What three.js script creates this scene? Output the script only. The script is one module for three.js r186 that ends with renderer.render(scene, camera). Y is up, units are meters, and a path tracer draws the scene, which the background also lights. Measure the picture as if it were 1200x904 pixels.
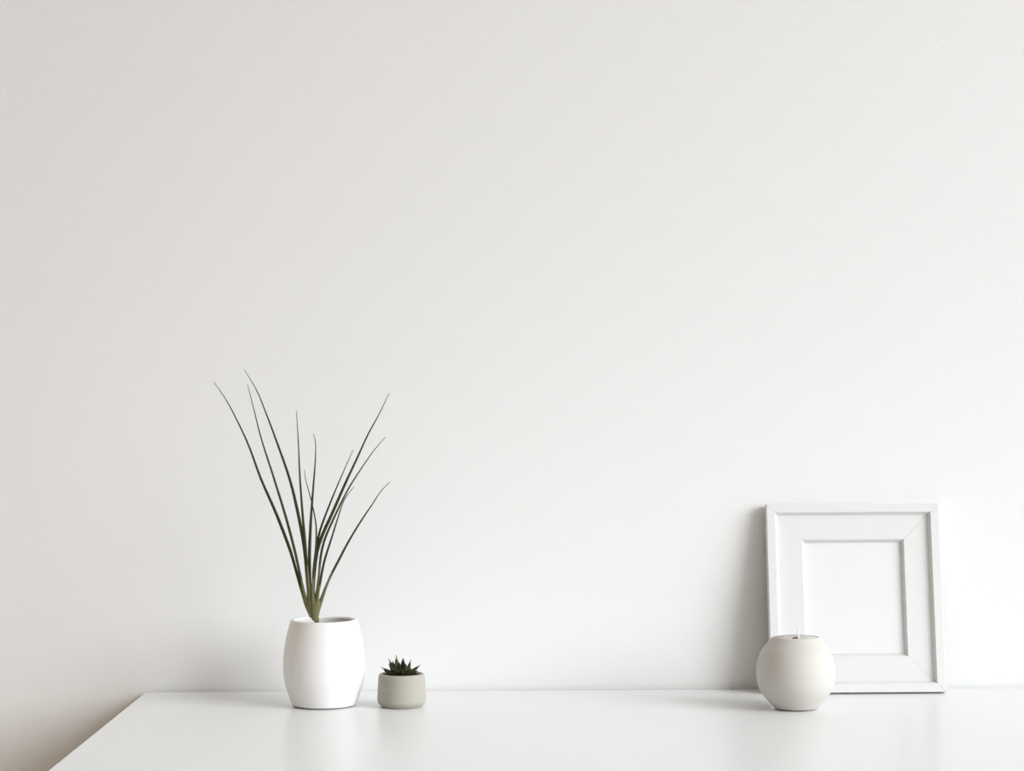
import * as THREE from 'three';
import { RoundedBoxGeometry } from 'three/addons/geometries/RoundedBoxGeometry.js';
import { mergeGeometries } from 'three/addons/utils/BufferGeometryUtils.js';
import { ImprovedNoise } from 'three/addons/math/ImprovedNoise.js';
import { RectAreaLightUniformsLib } from 'three/addons/lights/RectAreaLightUniformsLib.js';

// ---------------------------------------------------------------- camera, sky, window light, exposure
const scene = new THREE.Scene();
const FOCAL = 2500, DIST = 2.75, DESK_Y = 0.74, CAM_H = 0.378;   // focal length in photograph pixels, metres
const camera = new THREE.PerspectiveCamera(2 * Math.atan(452 / FOCAL) * 180 / Math.PI, 1200 / 904, 0.05, 60);
camera.position.set(0, DESK_Y + CAM_H, DIST);
camera.rotation.order = 'YXZ';
camera.rotation.set(0.0052, 0, -0.0048);
camera.updateMatrixWorld(true);
scene.add(camera);

scene.background = new THREE.Color(0.80, 0.88, 1.0);             // bright overcast sky beyond the window

RectAreaLightUniformsLib.init();
const WIN = { x: 3.6, z0: 0.35, z1: 5.6, y0: 0.45, y1: 3.95 };   // opening in the right-hand wall
const daylight = new THREE.RectAreaLight(new THREE.Color(0.88, 0.94, 1.0), 1.15, WIN.z1 - WIN.z0 - 0.1, WIN.y1 - WIN.y0 - 0.1);
daylight.position.set(WIN.x - 0.03, (WIN.y0 + WIN.y1) / 2, (WIN.z0 + WIN.z1) / 2);
daylight.lookAt(0, (WIN.y0 + WIN.y1) / 2, (WIN.z0 + WIN.z1) / 2);
daylight.castShadow = true;
scene.add(daylight);
// the low sun behind thin bright cloud: a wide soft source, coming in through the window
const AZ = 33 * Math.PI / 180, EL = 19.5 * Math.PI / 180;          // from the plane of the back wall, above the horizon
const sun = new THREE.DirectionalLight(new THREE.Color(0.95, 0.972, 1.0), 2.45);
sun.target.position.set(0, 0.9, 0.1);
sun.position.set(8 * Math.cos(EL) * Math.cos(AZ), 0.9 + 8 * Math.sin(EL), 0.1 + 8 * Math.cos(EL) * Math.sin(AZ));
sun.castShadow = true; sun.shadow.radius = 64;
Object.assign(sun.shadow.camera, { left: -4, right: 4, top: 4, bottom: -4, near: 0.5, far: 20 });
sun.shadow.mapSize.set(2048, 2048);
scene.add(sun, sun.target);

const renderer = new THREE.WebGLRenderer({ antialias: true });
renderer.toneMapping = THREE.LinearToneMapping;
renderer.toneMappingExposure = 1.21;
renderer.shadowMap.enabled = true;

// ---------------------------------------------------------------- helpers
let seed = 20417;
const rnd = () => { seed = (seed * 1664525 + 1013904223) >>> 0; return seed / 4294967296; };
const V = (x, y, z) => new THREE.Vector3(x, y, z);

// a photograph pixel as a direction, cut with a vertical plane z or with the desk top
function ray(px, py) {
  return V((px - 600) / FOCAL, (452 - py) / FOCAL, -1).applyEuler(camera.rotation);
}
function at(px, py, z) {
  const d = ray(px, py);
  return camera.position.clone().addScaledVector(d, (z - camera.position.z) / d.z);
}
function onDesk(px, py) {
  const d = ray(px, py);
  return camera.position.clone().addScaledVector(d, (DESK_Y - camera.position.y) / d.y);
}

function mesh(name, geometry, material, parent) {
  const m = new THREE.Mesh(geometry, material);
  m.name = name; m.castShadow = true; m.receiveShadow = true;
  parent.add(m);
  return m;
}
function structure(name, geometry, material) {
  const m = mesh(name, geometry, material, scene);
  m.userData.kind = 'structure';
  return m;
}
function thing(name, label, category, position, group) {
  const g = new THREE.Group();
  g.name = name; g.position.copy(position);
  g.userData = { label, category };
  if (group) g.userData.group = group;
  scene.add(g);
  return g;
}
// a box from corner to corner; uv in metres, taken along the face
function box(x0, x1, y0, y1, z0, z1) {
  const g = new THREE.BoxGeometry(x1 - x0, y1 - y0, z1 - z0);
  g.translate((x0 + x1) / 2, (y0 + y1) / 2, (z0 + z1) / 2);
  const p = g.attributes.position, n = g.attributes.normal, uv = g.attributes.uv;
  for (let i = 0; i < p.count; i++) {
    const nx = Math.abs(n.getX(i)), ny = Math.abs(n.getY(i));
    if (nx > 0.5) uv.setXY(i, p.getZ(i), p.getY(i));
    else if (ny > 0.5) uv.setXY(i, p.getX(i), p.getZ(i));
    else uv.setXY(i, p.getX(i), p.getY(i));
  }
  return g;
}
const noise = new ImprovedNoise();
// seamless noise on a torus-free grid: blends the borders
function tileNoise(u, v, f, zz) {
  const a = (x, y) => noise.noise(x * f, y * f, zz);
  return (a(u, v) * (1 - u) * (1 - v) + a(u - 1, v) * u * (1 - v) + a(u, v - 1) * (1 - u) * v + a(u - 1, v - 1) * u * v);
}
function texture(size, fn, srgb, repeat) {
  const data = new Uint8Array(size * size * 4);
  for (let j = 0; j < size; j++) for (let i = 0; i < size; i++) {
    const c = fn((i + 0.5) / size, (j + 0.5) / size), k = (j * size + i) * 4;
    for (let q = 0; q < 3; q++) data[k + q] = Math.max(0, Math.min(255, Math.round(c[q] * 255)));
    data[k + 3] = 255;
  }
  const t = new THREE.DataTexture(data, size, size, THREE.RGBAFormat);
  t.wrapS = t.wrapT = THREE.RepeatWrapping;
  t.magFilter = THREE.LinearFilter; t.minFilter = THREE.LinearMipmapLinearFilter; t.generateMipmaps = true;
  if (srgb) t.colorSpace = THREE.SRGBColorSpace;
  if (repeat) t.repeat.set(repeat, repeat);
  t.needsUpdate = true;
  return t;
}
const lin = (r, g, b) => new THREE.Color().setRGB(r, g, b);

// ---------------------------------------------------------------- materials
const rollerBump = texture(512, (u, v) => {
  const h = 0.5 + 0.30 * tileNoise(u, v, 44, 1.7) + 0.22 * tileNoise(u, v, 90, 5.1) + 0.16 * tileNoise(u, v, 12, 9.3);
  return [h, h, h];
}, false, 1 / 0.32);
const M = {};
M.wall = new THREE.MeshStandardMaterial({ color: lin(0.83, 0.83, 0.82), roughness: 0.9, bumpMap: rollerBump, bumpScale: 0.0002 });
M.beige = new THREE.MeshStandardMaterial({ color: lin(0.78, 0.665, 0.525), roughness: 0.9, bumpMap: rollerBump, bumpScale: 0.0002 });
M.ceiling = new THREE.MeshStandardMaterial({ color: lin(0.83, 0.82, 0.80), roughness: 0.95 });
M.trim = new THREE.MeshStandardMaterial({ color: lin(0.80, 0.80, 0.79), roughness: 0.45 });
M.desk = new THREE.MeshPhysicalMaterial({ color: lin(0.86, 0.86, 0.85), roughness: 0.28, ior: 1.5 });
M.deskLeg = new THREE.MeshStandardMaterial({ color: lin(0.80, 0.80, 0.79), roughness: 0.4 });
const oakTones = [lin(0.52, 0.36, 0.22), lin(0.56, 0.39, 0.24), lin(0.48, 0.33, 0.20), lin(0.54, 0.38, 0.24)];
const oakGrain = texture(256, (u, v) => {
  const w = 0.82 + 0.10 * tileNoise(u, v, 26, 3.3) + 0.10 * Math.sin((u * 14 + tileNoise(u, v, 4, 2.2) * 3) * Math.PI * 2) * 0.5;
  return [w, w, w];
}, true, 1 / 0.25);
M.oak = oakTones.map((c) => new THREE.MeshStandardMaterial({ color: c, roughness: 0.5, map: oakGrain }));
M.joint = new THREE.MeshStandardMaterial({ color: lin(0.12, 0.08, 0.05), roughness: 0.9 });
M.glass = new THREE.MeshPhysicalMaterial({ color: 0xffffff, roughness: 0, transmission: 1, thickness: 0, ior: 1.5 });
const clayBump = texture(256, (u, v) => {
  const h = 0.5 + 0.3 * tileNoise(u, v, 34, 8.8) + 0.25 * tileNoise(u, v, 9, 4.2);
  return [h, h, h];
}, false);
M.porcelain = new THREE.MeshPhysicalMaterial({ color: lin(0.82, 0.81, 0.79), roughness: 0.38 });
const concreteTone = texture(256, (u, v) => {
  const w = 0.95 + 0.025 * tileNoise(u, v, 18, 6.6) + 0.05 * tileNoise(u, v, 60, 2.9);
  return [w, w, w * 0.995];
}, true);
M.concrete = new THREE.MeshStandardMaterial({ color: lin(0.455, 0.43, 0.375), roughness: 0.88, map: concreteTone, bumpMap: clayBump, bumpScale: 0.0003 });
M.stone = new THREE.MeshStandardMaterial({ color: lin(0.585, 0.56, 0.52), roughness: 0.7, bumpMap: clayBump, bumpScale: 0.00015 });
M.wax = new THREE.MeshStandardMaterial({ color: lin(0.60, 0.57, 0.53), roughness: 0.7 });
M.wick = new THREE.MeshStandardMaterial({ color: lin(0.88, 0.88, 0.86), roughness: 0.8 });
M.charred = new THREE.MeshStandardMaterial({ color: lin(0.03, 0.028, 0.02), roughness: 0.9 });
M.soil = new THREE.MeshStandardMaterial({ color: lin(0.022, 0.020, 0.010), roughness: 1, bumpMap: clayBump, bumpScale: 0.002 });
M.blade = [lin(0.030, 0.033, 0.006), lin(0.036, 0.039, 0.008), lin(0.026, 0.029, 0.005)].map((c) => new THREE.MeshStandardMaterial({ color: c, roughness: 0.75 }));
M.sheath = new THREE.MeshStandardMaterial({ color: lin(0.14, 0.133, 0.058), roughness: 0.75 });
M.succulent = [lin(0.024, 0.028, 0.004), lin(0.030, 0.034, 0.006), lin(0.018, 0.022, 0.003)].map((c) => new THREE.MeshStandardMaterial({ color: c, roughness: 0.8 }));
M.leafTip = new THREE.MeshStandardMaterial({ color: lin(0.27, 0.20, 0.12), roughness: 0.7 });
M.frame = new THREE.MeshPhysicalMaterial({ color: lin(0.73, 0.73, 0.72), roughness: 0.5 });
M.paper = new THREE.MeshStandardMaterial({ color: lin(0.77, 0.77, 0.765), roughness: 0.9 });
M.board = new THREE.MeshStandardMaterial({ color: lin(0.35, 0.25, 0.16), roughness: 0.9 });

// ---------------------------------------------------------------- the room
const RX0 = -3.2, RX1 = WIN.x, RZ1 = 6.2, RH = 4.15, T = 0.14;
structure('wall_back', box(RX0 - T, RX1 + T, -0.1, RH + 0.1, -T, 0), M.wall);
structure('wall_left', box(RX0 - T, RX0, -0.1, RH + 0.1, 0, RZ1), M.beige);
structure('wall_front', box(RX0 - T, RX1 + T, -0.1, RH + 0.1, RZ1, RZ1 + T), M.beige);
structure('wall_right', mergeGeometries([
  box(RX1, RX1 + T, -0.1, RH + 0.1, 0, WIN.z0), box(RX1, RX1 + T, -0.1, RH + 0.1, WIN.z1, RZ1),
  box(RX1, RX1 + T, -0.1, WIN.y0, WIN.z0, WIN.z1), box(RX1, RX1 + T, WIN.y1, RH + 0.1, WIN.z0, WIN.z1)]), M.wall);
structure('ceiling', box(RX0 - T, RX1 + T, RH, RH + 0.1, -T, RZ1 + T), M.ceiling);
const floor = structure('floor', box(RX0 - T, RX1 + T, -0.1, -0.012, -T, RZ1 + T), M.joint);
{ // oak planks running along the room
  const w = 0.20, rows = Math.ceil(RZ1 / w);
  for (let r = 0; r < rows; r++) {
    let x = RX0 - rnd() * 1.4;
    const z0 = r * w + 0.001, z1 = Math.min((r + 1) * w - 0.001, RZ1);
    while (x < RX1) {
      const x1 = Math.min(x + 1.9, RX1), x0 = Math.max(x, RX0);
      if (x1 - x0 > 0.02) mesh('plank', box(x0 + 0.001, x1 - 0.001, -0.012, 0, z0, z1), M.oak[Math.floor(rnd() * 4)], floor);
      x += 1.9;
    }
  }
}
{ // skirting with a gap's width left behind the furniture
  const h = 0.08, t = 0.014;
  structure('baseboard_back', box(RX0 + t, RX1 - t, 0, h, 0, t), M.trim);
  structure('baseboard_left', box(RX0, RX0 + t, 0, h, 0, RZ1), M.trim);
  structure('baseboard_right', box(RX1 - t, RX1, 0, h, 0, RZ1), M.trim);
  structure('baseboard_front', box(RX0 + t, RX1 - t, 0, h, RZ1 - t, RZ1), M.trim);
}
{ // the wide window: frame bars, two panes and a sill
  const f = 0.05, a = RX1 + 0.05, b = RX1 + 0.11, zm = (WIN.z0 + WIN.z1) / 2;
  const win = structure('window_1', mergeGeometries([
    box(a, b, WIN.y0, WIN.y0 + f, WIN.z0, WIN.z1), box(a, b, WIN.y1 - f, WIN.y1, WIN.z0, WIN.z1),
    box(a, b, WIN.y0 + f, WIN.y1 - f, WIN.z0, WIN.z0 + f), box(a, b, WIN.y0 + f, WIN.y1 - f, WIN.z1 - f, WIN.z1),
    box(a, b, WIN.y0 + f, WIN.y1 - f, zm - f / 2, zm + f / 2)]), M.trim);
  for (const [z0, z1] of [[WIN.z0 + f, zm - f / 2], [zm + f / 2, WIN.z1 - f]]) {
    const g = new THREE.PlaneGeometry(z1 - z0, WIN.y1 - WIN.y0 - 2 * f);
    g.rotateY(-Math.PI / 2); g.translate((a + b) / 2, (WIN.y0 + WIN.y1) / 2, (z0 + z1) / 2);
    mesh('pane', g, M.glass, win);
  }
  mesh('window_sill', box(RX1 - 0.06, RX1 + 0.05, WIN.y0 - 0.03, WIN.y0, WIN.z0 - 0.04, WIN.z1 + 0.04), M.trim, win);
}

// ---------------------------------------------------------------- the white desk
const deskCorner = onDesk(172, 811), deskFrontLeft = onDesk(54, 904);
const DX0 = (deskCorner.x + deskFrontLeft.x) / 2, DX1 = DX0 + 1.60, DZ0 = 0.0055, DZ1 = 0.66, DT = 0.028;
{
  const desk = thing('desk', 'white satin desk pushed against the white wall', 'desk', V((DX0 + DX1) / 2, 0, (DZ0 + DZ1) / 2));
  const w = DX1 - DX0, d = DZ1 - DZ0;
  const top = new RoundedBoxGeometry(w, DT, d, 3, 0.0015); top.translate(0, DESK_Y - DT / 2, 0);
  mesh('desk_top', top, M.desk, desk);
  for (const sx of [-1, 1]) for (const sz of [-1, 1]) {
    const g = new RoundedBoxGeometry(0.045, DESK_Y - DT, 0.045, 2, 0.003);
    g.translate(sx * (w / 2 - 0.05), (DESK_Y - DT) / 2, sz * (d / 2 - 0.05));
    mesh('leg', g, M.deskLeg, desk);
  }
  for (const sz of [-1, 1]) mesh('apron', box(-w / 2 + 0.0725, w / 2 - 0.0725, DESK_Y - DT - 0.06, DESK_Y - DT, sz * (d / 2 - 0.05) - 0.009, sz * (d / 2 - 0.05) + 0.009), M.deskLeg, desk);
  for (const sx of [-1, 1]) mesh('apron', box(sx * (w / 2 - 0.05) - 0.009, sx * (w / 2 - 0.05) + 0.009, DESK_Y - DT - 0.06, DESK_Y - DT, -d / 2 + 0.0725, d / 2 - 0.0725), M.deskLeg, desk);
}

// smooth lathe from a few [radius, height] points; corners given twice stay sharp
function lathe(points, seg = 64) {
  return new THREE.LatheGeometry(points.map(([r, y]) => new THREE.Vector2(r, y)), seg);
}
function spline(points, n) {
  const c = new THREE.CatmullRomCurve3(points.map(([r, y]) => V(r, y, 0)), false, 'centripetal');
  return c.getPoints(n).map((p) => [p.x, p.y]);
}
// outside and inside of a vessel: outline in photograph pixels [half width, row], rounded lip, floor inside
function vesselProfile(rows, baseRow, k, wall, innerDepth, foot) {
  const out = rows.map(([hw, row]) => [hw * k, (baseRow - row) * k]);       // from foot to rim
  const outer = spline(out, 48);
  const [rt, yt] = outer[outer.length - 1], lip = [];
  const rr = wall / 2;
  for (let i = 1; i <= 8; i++) { const a = Math.PI * i / 8; lip.push([rt - rr + rr * Math.cos(a), yt + rr * 0.7 * Math.sin(a)]); }
  const inner = outer.filter(([, y]) => y > yt - innerDepth && y < yt - 1e-6).reverse().map(([r, y]) => [r - wall, y]);
  const rEnd = inner[inner.length - 1][0], yEnd = inner[inner.length - 1][1];
  return [[0, foot], [out[0][0] - 0.002, foot], [out[0][0] - 0.0006, 0.0006 + foot], ...outer.slice(1), ...lip, ...inner, [rEnd * 0.9, yEnd - 0.001], [0, yEnd - 0.001]];
}

// a tapering blade along points; widths from w0 to w1, flattened across
function blade(points, w0, wMid, w1, flat, seg = 26, rad = 6, facing = V(0, 0, 1)) {
  const curve = new THREE.CatmullRomCurve3(points, false, 'centripetal');
  const pos = [], idx = [];
  for (let i = 0; i <= seg; i++) {
    const t = i / seg, p = curve.getPointAt(t), tan = curve.getTangentAt(t);
    const side = V().crossVectors(tan, facing).normalize(), up = V().crossVectors(side, tan).normalize();
    const w = (t < 0.35 ? THREE.MathUtils.lerp(w0, wMid, t / 0.35) : THREE.MathUtils.lerp(wMid, w1, Math.pow((t - 0.35) / 0.65, 1.2))) / 2;
    for (let j = 0; j < rad; j++) {
      const a = 2 * Math.PI * j / rad;
      pos.push(...p.clone().addScaledVector(side, w * Math.cos(a)).addScaledVector(up, w * flat * Math.sin(a)).toArray());
    }
  }
  for (let i = 0; i < seg; i++) for (let j = 0; j < rad; j++) {
    const a = i * rad + j, b = i * rad + (j + 1) % rad;
    idx.push(a, b, a + rad, b, b + rad, a + rad);
  }
  const c0 = pos.length / 3; pos.push(...curve.getPointAt(0).toArray()); const c1 = c0 + 1; pos.push(...curve.getPointAt(1).toArray());
  for (let j = 0; j < rad; j++) {
    idx.push(c0, (j + 1) % rad, j);
    idx.push(c1, seg * rad + j, seg * rad + (j + 1) % rad);
  }
  const g = new THREE.BufferGeometry();
  g.setAttribute('position', new THREE.Float32BufferAttribute(pos, 3));
  g.setIndex(idx); g.computeVertexNormals();
  return g;
}

// ---------------------------------------------------------------- the white barrel pot with the grassy plant
{
  const base = onDesk(380, 827.2), k = (camera.position.z - base.z) / FOCAL;      // metres per photograph pixel there
  const pot = thing('potted_plant', 'white barrel-shaped pot holding a tuft of long thin dark green blades', 'potted plant', base);
  const rows = [[36.6, 827.2], [40.2, 818.5], [43.4, 809], [46.0, 800], [47.3, 791], [47.8, 779], [47.4, 769], [46.2, 758], [44.3, 747], [41.6, 736.5], [39.2, 728.0]];
  mesh('pot', lathe(vesselProfile(rows, 827.2, k, 0.0055, 0.075, 0.001), 96), M.porcelain, pot);
  const soilY = (827.2 - 728) * k - 0.050;
  const soil = lathe([[0, soilY - 0.012], [0.0425, soilY - 0.012], [0.0435, soilY], [0.02, soilY + 0.002], [0, soilY + 0.003]], 40);
  mesh('soil', soil, M.soil, pot);

  const rimY = (827.2 - 728) * k;
  const zRoot = base.z + 39.2 * k - 0.0030;                                        // the crown leans on the near side of the rim
  const P = (px, py, dz = 0) => at(px, py, zRoot + dz).sub(base);
  // crown: narrow rounded cone, with a stub going down into the soil
  const low = P(368.6, 727.4), prof = [];
  const crownRows = [[0.01, 728.4], [2.0, 727.7], [3.4, 726.2], [4.4, 723], [5.4, 718], [6.2, 712], [5.6, 706], [3.4, 700], [0.01, 696]];
  for (const [r, y] of spline(crownRows.map(([r, row]) => [Math.max(r, 0.01) * k, (727.4 - row) * k]), 30)) prof.push([Math.max(r, 0), y]);
  const cg = lathe(prof, 24); cg.scale(1, 1, 0.62); cg.rotateZ(-0.05); cg.translate(low.x, low.y, low.z - 0.001);
  const stub = blade([V(low.x, low.y + 0.010, low.z - 0.002), V(low.x + 0.001, low.y + 0.006, low.z - 0.010), V(low.x + 0.002, rimY - 0.012, low.z - 0.0145), V(low.x + 0.002, soilY - 0.004, low.z - 0.0155)], 0.006, 0.006, 0.006, 0.8, 12, 8);
  const tuft = mesh('crown', mergeGeometries([cg.index ? cg.toNonIndexed() : cg, stub.toNonIndexed()].map((g) => { g.deleteAttribute('uv'); return g; })), M.sheath, pot);
  tuft.userData.label = 'pale olive crown of the grassy plant';
  const blades = [
    [[365, 724], [356.8, 703.4], [348.8, 675.5], [340.8, 647.6], [323.9, 602.8], [306, 562], [289.9, 518.8], [268.9, 475.7], [260, 461], [250.4, 447.8]],
    [[366.5, 724], [357.7, 699.4], [352.8, 679.5], [346.8, 651.6], [335.8, 609.2], [320.4, 558.8], [305.7, 512.5], [296.2, 474.7], [290.1, 450.9]],
    [[367, 724], [362.7, 705], [360, 679.5], [358.4, 659.6], [355.6, 635.7], [350.8, 609.5], [340.4, 565], [324.6, 518.8], [312, 485.2], [300.4, 456.8], [286.4, 433.7]],
    [[367.5, 724], [363, 700], [361.3, 680], [358.6, 649.6], [356.8, 627.7], [355.1, 609.2], [351.3, 556.7], [349.4, 514.6], [347.3, 482]],
    [[368, 724], [364.4, 705], [363.2, 679.5], [362.7, 649.6], [364.5, 607], [367.1, 571.4], [369.6, 537.7], [369.6, 516.7], [367.3, 508.3]],
    [[369, 724], [366.5, 700], [366.7, 679.5], [369.8, 645.6], [370.7, 627.7], [369.9, 612], [364.6, 586], [357.8, 560.9], [356.8, 550.8]],
    [[369, 724], [367, 703], [368.3, 673], [372, 645], [378.7, 625], [387.5, 606], [404.5, 567.2], [419.2, 535.6], [431.8, 508.3], [444.5, 485.2], [456, 461]],
    [[370, 724], [371, 703], [373.4, 680], [375.5, 655], [380, 634], [390.5, 609.2], [408.7, 572.4], [423.4, 549.3], [438.1, 528.3], [451.8, 512.5]],
    [[370.5, 724], [372, 703], [374.9, 685], [379.7, 659.6], [389.6, 627.7], [397, 604], [403.5, 586], [414.4, 571]],
    [[369.5, 724], [368, 703], [367.2, 675], [370, 648], [374.5, 624], [380.3, 607], [391.9, 577.7], [404.5, 548.3], [413.6, 527.9]],
    [[371.5, 722], [376.7, 703.4], [385.6, 679.5], [397.6, 655.6], [411.5, 629.7], [426.4, 605.8], [437, 590.3], [446.6, 575.6], [457, 565]],
  ];
  const lean = [-0.020, 0.012, -0.012, 0.020, 0.010, 0.024, -0.022, 0.004, 0.018, -0.028, 0.014];
  const width = [3.4, 3.0, 3.5, 3.0, 3.5, 2.2, 3.6, 2.6, 2.6, 2.8, 2.7];
  blades.forEach((pts, i) => {
    const n = pts.length - 1;
    const q = pts.map(([x, y], j) => P(x, y, -0.001 + lean[i] * Math.pow(j / n, 1.3) - (j === 0 ? 0 : 0.0015 * Math.sin(i * 2.1))));
    mesh('blade', blade(q, width[i] * 0.95 * k, width[i] * 1.08 * k, 0.6 * k, 0.45), M.blade[i % 3], tuft);
    // the pale leaf sheath that wraps the lowest part of each blade
    const c = new THREE.CatmullRomCurve3(q, false, 'centripetal'), s = [];
    const reach = 0.040 + 0.008 * ((i * 5) % 4), total = c.getLength();
    for (let j = 0; j <= 5; j++) s.push(c.getPointAt(reach / total * j / 5).add(V(0, 0, 0.0006)));
    mesh('sheath', blade(s, 3.6 * k, 4.4 * k, 1.6 * k, 0.5, 12, 8), M.sheath, tuft);
  });
}

// ---------------------------------------------------------------- the little concrete pot with the succulent
{
  const base = onDesk(470.8, 828.2), k = (camera.position.z - base.z) / FOCAL;
  const pot = thing('potted_succulent', 'small grey concrete pot with a spiky dark green succulent', 'potted plant', base);
  const rows = [[22.8, 828.2], [24.6, 826.8], [27.6, 823.4], [28.4, 820.5], [28.4, 816], [28.1, 808], [27.6, 800], [27.1, 793], [26.6, 791.4]];
  mesh('pot', lathe(vesselProfile(rows, 828.2, k, 0.0055, 0.030, 0.001), 72), M.concrete, pot);
  const soilY = (828.2 - 791.4) * k - 0.0035;
  mesh('soil', lathe([[0, soilY - 0.01], [0.0225, soilY - 0.01], [0.0228, soilY - 0.001], [0.012, soilY + 0.001], [0, soilY + 0.002]], 36), M.soil, pot);
  const root = V(0, soilY - 0.001, 0);
  const core = new THREE.SphereGeometry(0.0095, 20, 12); core.scale(1.25, 0.75, 1.1); core.translate(0, soilY + 0.003, 0);
  const rosette = mesh('rosette', core, M.succulent[2], pot);
  // leaf tips: pixel column and row as seen, and how far each comes forward
  const tips = [
    [446.2, 782.0, 0.004], [455.3, 778.0, 0.012], [455.3, 772.2, -0.004], [459.8, 774.8, 0.008], [464.4, 767.4, -0.002],
    [472.4, 771.4, -0.006], [481.6, 773.0, 0.003], [492.6, 779.4, 0.002], [467.5, 776, 0.010], [476, 778.5, 0.014],
    [462, 783, 0.022], [471, 784.5, 0.024], [481, 784.5, 0.021], [452, 786, 0.015], [490, 786.2, 0.012],
    [458, 784, -0.017], [468, 781, -0.02], [482, 783, -0.018], [450, 786.5, -0.008], [488, 786.5, -0.008],
  ];
  tips.forEach(([px, py, dz], i) => {
    const tip = at(px, py, base.z + dz).sub(base);
    const dir = tip.clone().sub(root), flatDir = V(dir.x, 0, dir.z).normalize();
    const start = root.clone().addScaledVector(flatDir, 0.003).add(V(0, 0.001, 0));
    const mid = start.clone().lerp(tip, 0.5).add(V(0, 0.0006, 0)).addScaledVector(flatDir, 0.0012);
    const len = tip.distanceTo(start);
    const neck = mid.clone().lerp(tip, 0.55);
    const up = V(0, 1, 0).addScaledVector(flatDir, -0.6).normalize();
    const wide = Math.min(0.0130, 0.0066 + len * 0.20);
    const leaf = mesh('leaf', blade([start, mid, neck], wide * 0.75, wide, wide * 0.38, 0.6, 10, 8, up), M.succulent[i % 3], rosette);
    if (i < 8) mesh('leaf_tip', blade([neck, tip.clone().lerp(neck, 0.5), tip], wide * 0.38, wide * 0.24, 0.0005, 0.6, 5, 6, up), i % 2 ? M.succulent[1] : M.leafTip, leaf);
    else mesh('leaf_tip', blade([neck, tip.clone().lerp(neck, 0.5), tip], wide * 0.38, wide * 0.24, 0.0005, 0.6, 5, 6, up), M.succulent[(i + 1) % 3], leaf);
  });
}

// ---------------------------------------------------------------- the round candle in front of the picture frame
{
  const base = onDesk(932.7, 831.0), k = (camera.position.z - base.z) / FOCAL;
  const candle = thing('candle', 'round pale stone candle with a flat top in front of the picture frame', 'candle', base);
  const rows = [[23.6, 831.0], [29.8, 824.6], [37.2, 816.0], [41.8, 808.8], [44.9, 800.2], [46.0, 787.5], [44.9, 777], [42.8, 769.5], [39.9, 762.6], [33.6, 754.4], [27.6, 747.6]];
  mesh('vessel', lathe(vesselProfile(rows, 831.0, k, 0.0016, 0.016, 0.0008), 96), M.stone, candle);
  const waxY = (831.0 - 747.6) * k + 0.0001;
  mesh('wax', lathe([[0, waxY - 0.012], [0.0265, waxY - 0.012], [0.0262, waxY], [0.012, waxY - 0.0006], [0, waxY - 0.001]], 48), M.wax, candle);
  const foot = V((935.4 - 932.7) * k, waxY - 0.001, 0.004);
  const wick = mesh('wick', blade([foot, foot.clone().add(V(0.0001, 0.006, 0)), foot.clone().add(V(-0.0001, 0.0135, 0))], 0.0019, 0.0018, 0.0012, 1, 8, 8), M.wick, candle);
  wick.userData.label = 'short white candle wick';
  mesh('charred_stub', blade([foot.clone().add(V(-0.0012, 0.0006, 0.001)), foot.clone().add(V(-0.0042, 0.0009, 0.001)), foot.clone().add(V(-0.0078, 0.0003, 0.001))], 0.0022, 0.0022, 0.001, 0.8, 6, 8, V(0, 0, 1)), M.charred, wick).userData.label = 'dark charred end of the wick';
}

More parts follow.
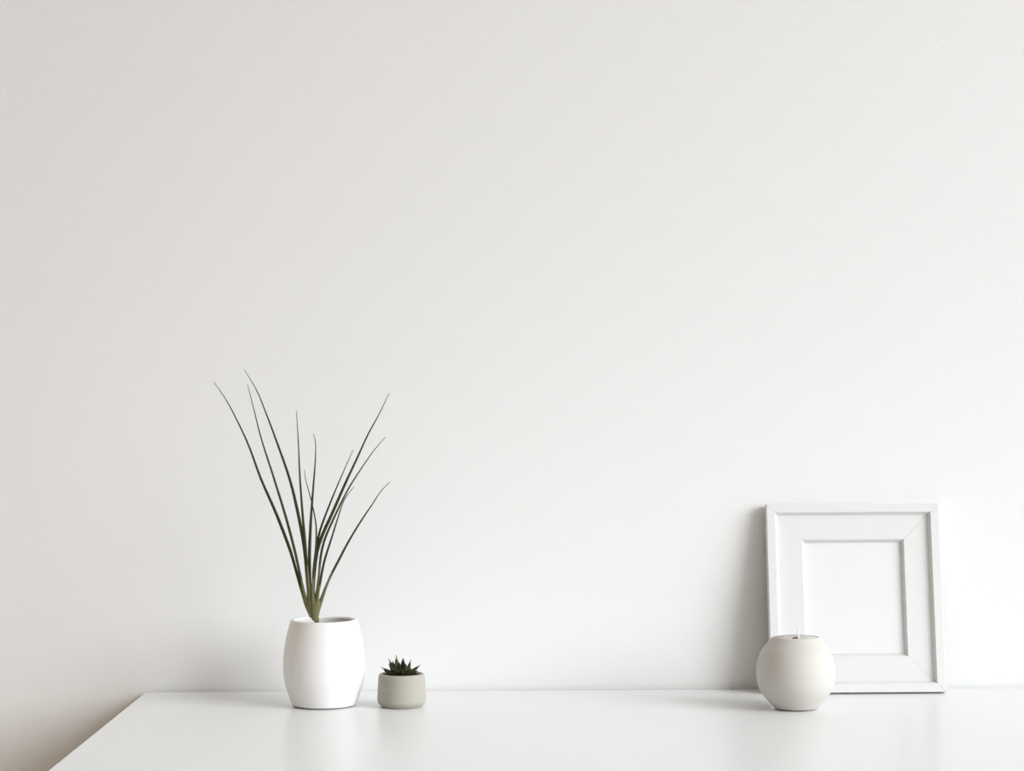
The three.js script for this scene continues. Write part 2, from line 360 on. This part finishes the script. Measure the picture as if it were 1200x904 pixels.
// ---------------------------------------------------------------- the empty white picture frame leaning on the wall
{
  const W = 0.2215, H = 0.2400, DEEP = 0.0135;
  const left = onDesk(907.3, 814.8), right = onDesk(1106.3, 813.4);                 // near bottom edge
  const yaw = Math.atan2(left.z - right.z, right.x - left.x);
  const mid = left.clone().add(right).multiplyScalar(0.5);
  // lean until the far top corner (right-hand end, behind) touches the wall
  const backTopRight = (a) => mid.z - Math.sin(yaw) * W / 2 - Math.cos(yaw) * (Math.sin(a) * H + Math.cos(a) * DEEP);
  let lo = 0, hi = 0.5;
  for (let i = 0; i < 40; i++) { const m = (lo + hi) / 2; if (backTopRight(m) > 0.0004) lo = m; else hi = m; }
  const lean = lo, lift = Math.sin(lean) * DEEP;                                    // the back lower edge stands on the desk
  const fr = thing('picture_frame', 'empty square white picture frame leaning against the wall', 'picture frame', V(mid.x, DESK_Y + lift, mid.z));
  fr.rotation.order = 'YXZ';
  fr.rotation.set(-lean, yaw, 0);
  // one mitred bar: profile [inset, height above the back], length along x, outer edge at y = 0
  function bar(length, profile) {
    const pos = [], idx = [], gap = 0.00012;
    const n = profile.length;
    const pt = (s, [u, h]) => [s * (length / 2 - u - gap), u, h];
    for (let j = 0; j < n; j++) {
      const a = profile[j], b = profile[(j + 1) % n], c = pos.length / 3;
      pos.push(...pt(-1, a), ...pt(1, a), ...pt(1, b), ...pt(-1, b));
      idx.push(c, c + 1, c + 2, c, c + 2, c + 3);
    }
    for (const s of [-1, 1]) {
      const c = pos.length / 3, tri = THREE.ShapeUtils.triangulateShape(profile.map(([u, h]) => new THREE.Vector2(u, h)), []);
      for (const p of profile) pos.push(...pt(s, p));
      for (const [i, j, q] of tri) idx.push(...(s < 0 ? [c + i, c + q, c + j] : [c + i, c + j, c + q]));
    }
    const g = new THREE.BufferGeometry();
    g.setAttribute('position', new THREE.Float32BufferAttribute(pos, 3));
    g.setIndex(idx);
    const f = g.toNonIndexed(); f.computeVertexNormals();
    return f;
  }
  // four bars of a rectangle w by h, whose lower left corner is at inset i from the frame's outer edge
  function ring(name, inset, profile) {
    const w = W - 2 * inset, h = H - 2 * inset;
    for (const [len, turn, x, y] of [[w, 0, 0, inset], [h, Math.PI / 2, W / 2 - inset, H / 2], [w, Math.PI, 0, H - inset], [h, -Math.PI / 2, -W / 2 + inset, H / 2]]) {
      const m = mesh(name, bar(len, profile), M.frame, fr);
      m.position.set(x, y, -DEEP); m.rotation.z = turn;
    }
  }
  const D = DEEP, a = 0.0142, b = 0.0345, c = 0.0006, e = 0.0032, s1 = 0.0060, s2 = 0.0115;
  ring('outer_bar', 0, [[0, 0], [a, 0], [a, D - s1], [a - e, D], [c, D], [0, D - c]]);
  ring('inner_bar', a, [[0, 0.001], [b, 0.001], [b, D - s2], [b - e, D - s1], [0, D - s1]]);
  const pw = W - 2 * (a + b) + 0.004, ph = H - 2 * (a + b) + 0.004;
  mesh('paper', box(-pw / 2 + 0.0022, pw / 2 - 0.0022, H / 2 - ph / 2 + 0.0022, H / 2 + ph / 2 - 0.0022, -DEEP + 0.0009, -s2 - 0.0003), M.paper, fr);
  mesh('backing_board', box(-W / 2 + 0.004, W / 2 - 0.004, 0.004, H - 0.004, -DEEP - 0.0002, -DEEP + 0.0008), M.board, fr);
}

renderer.render(scene, camera);
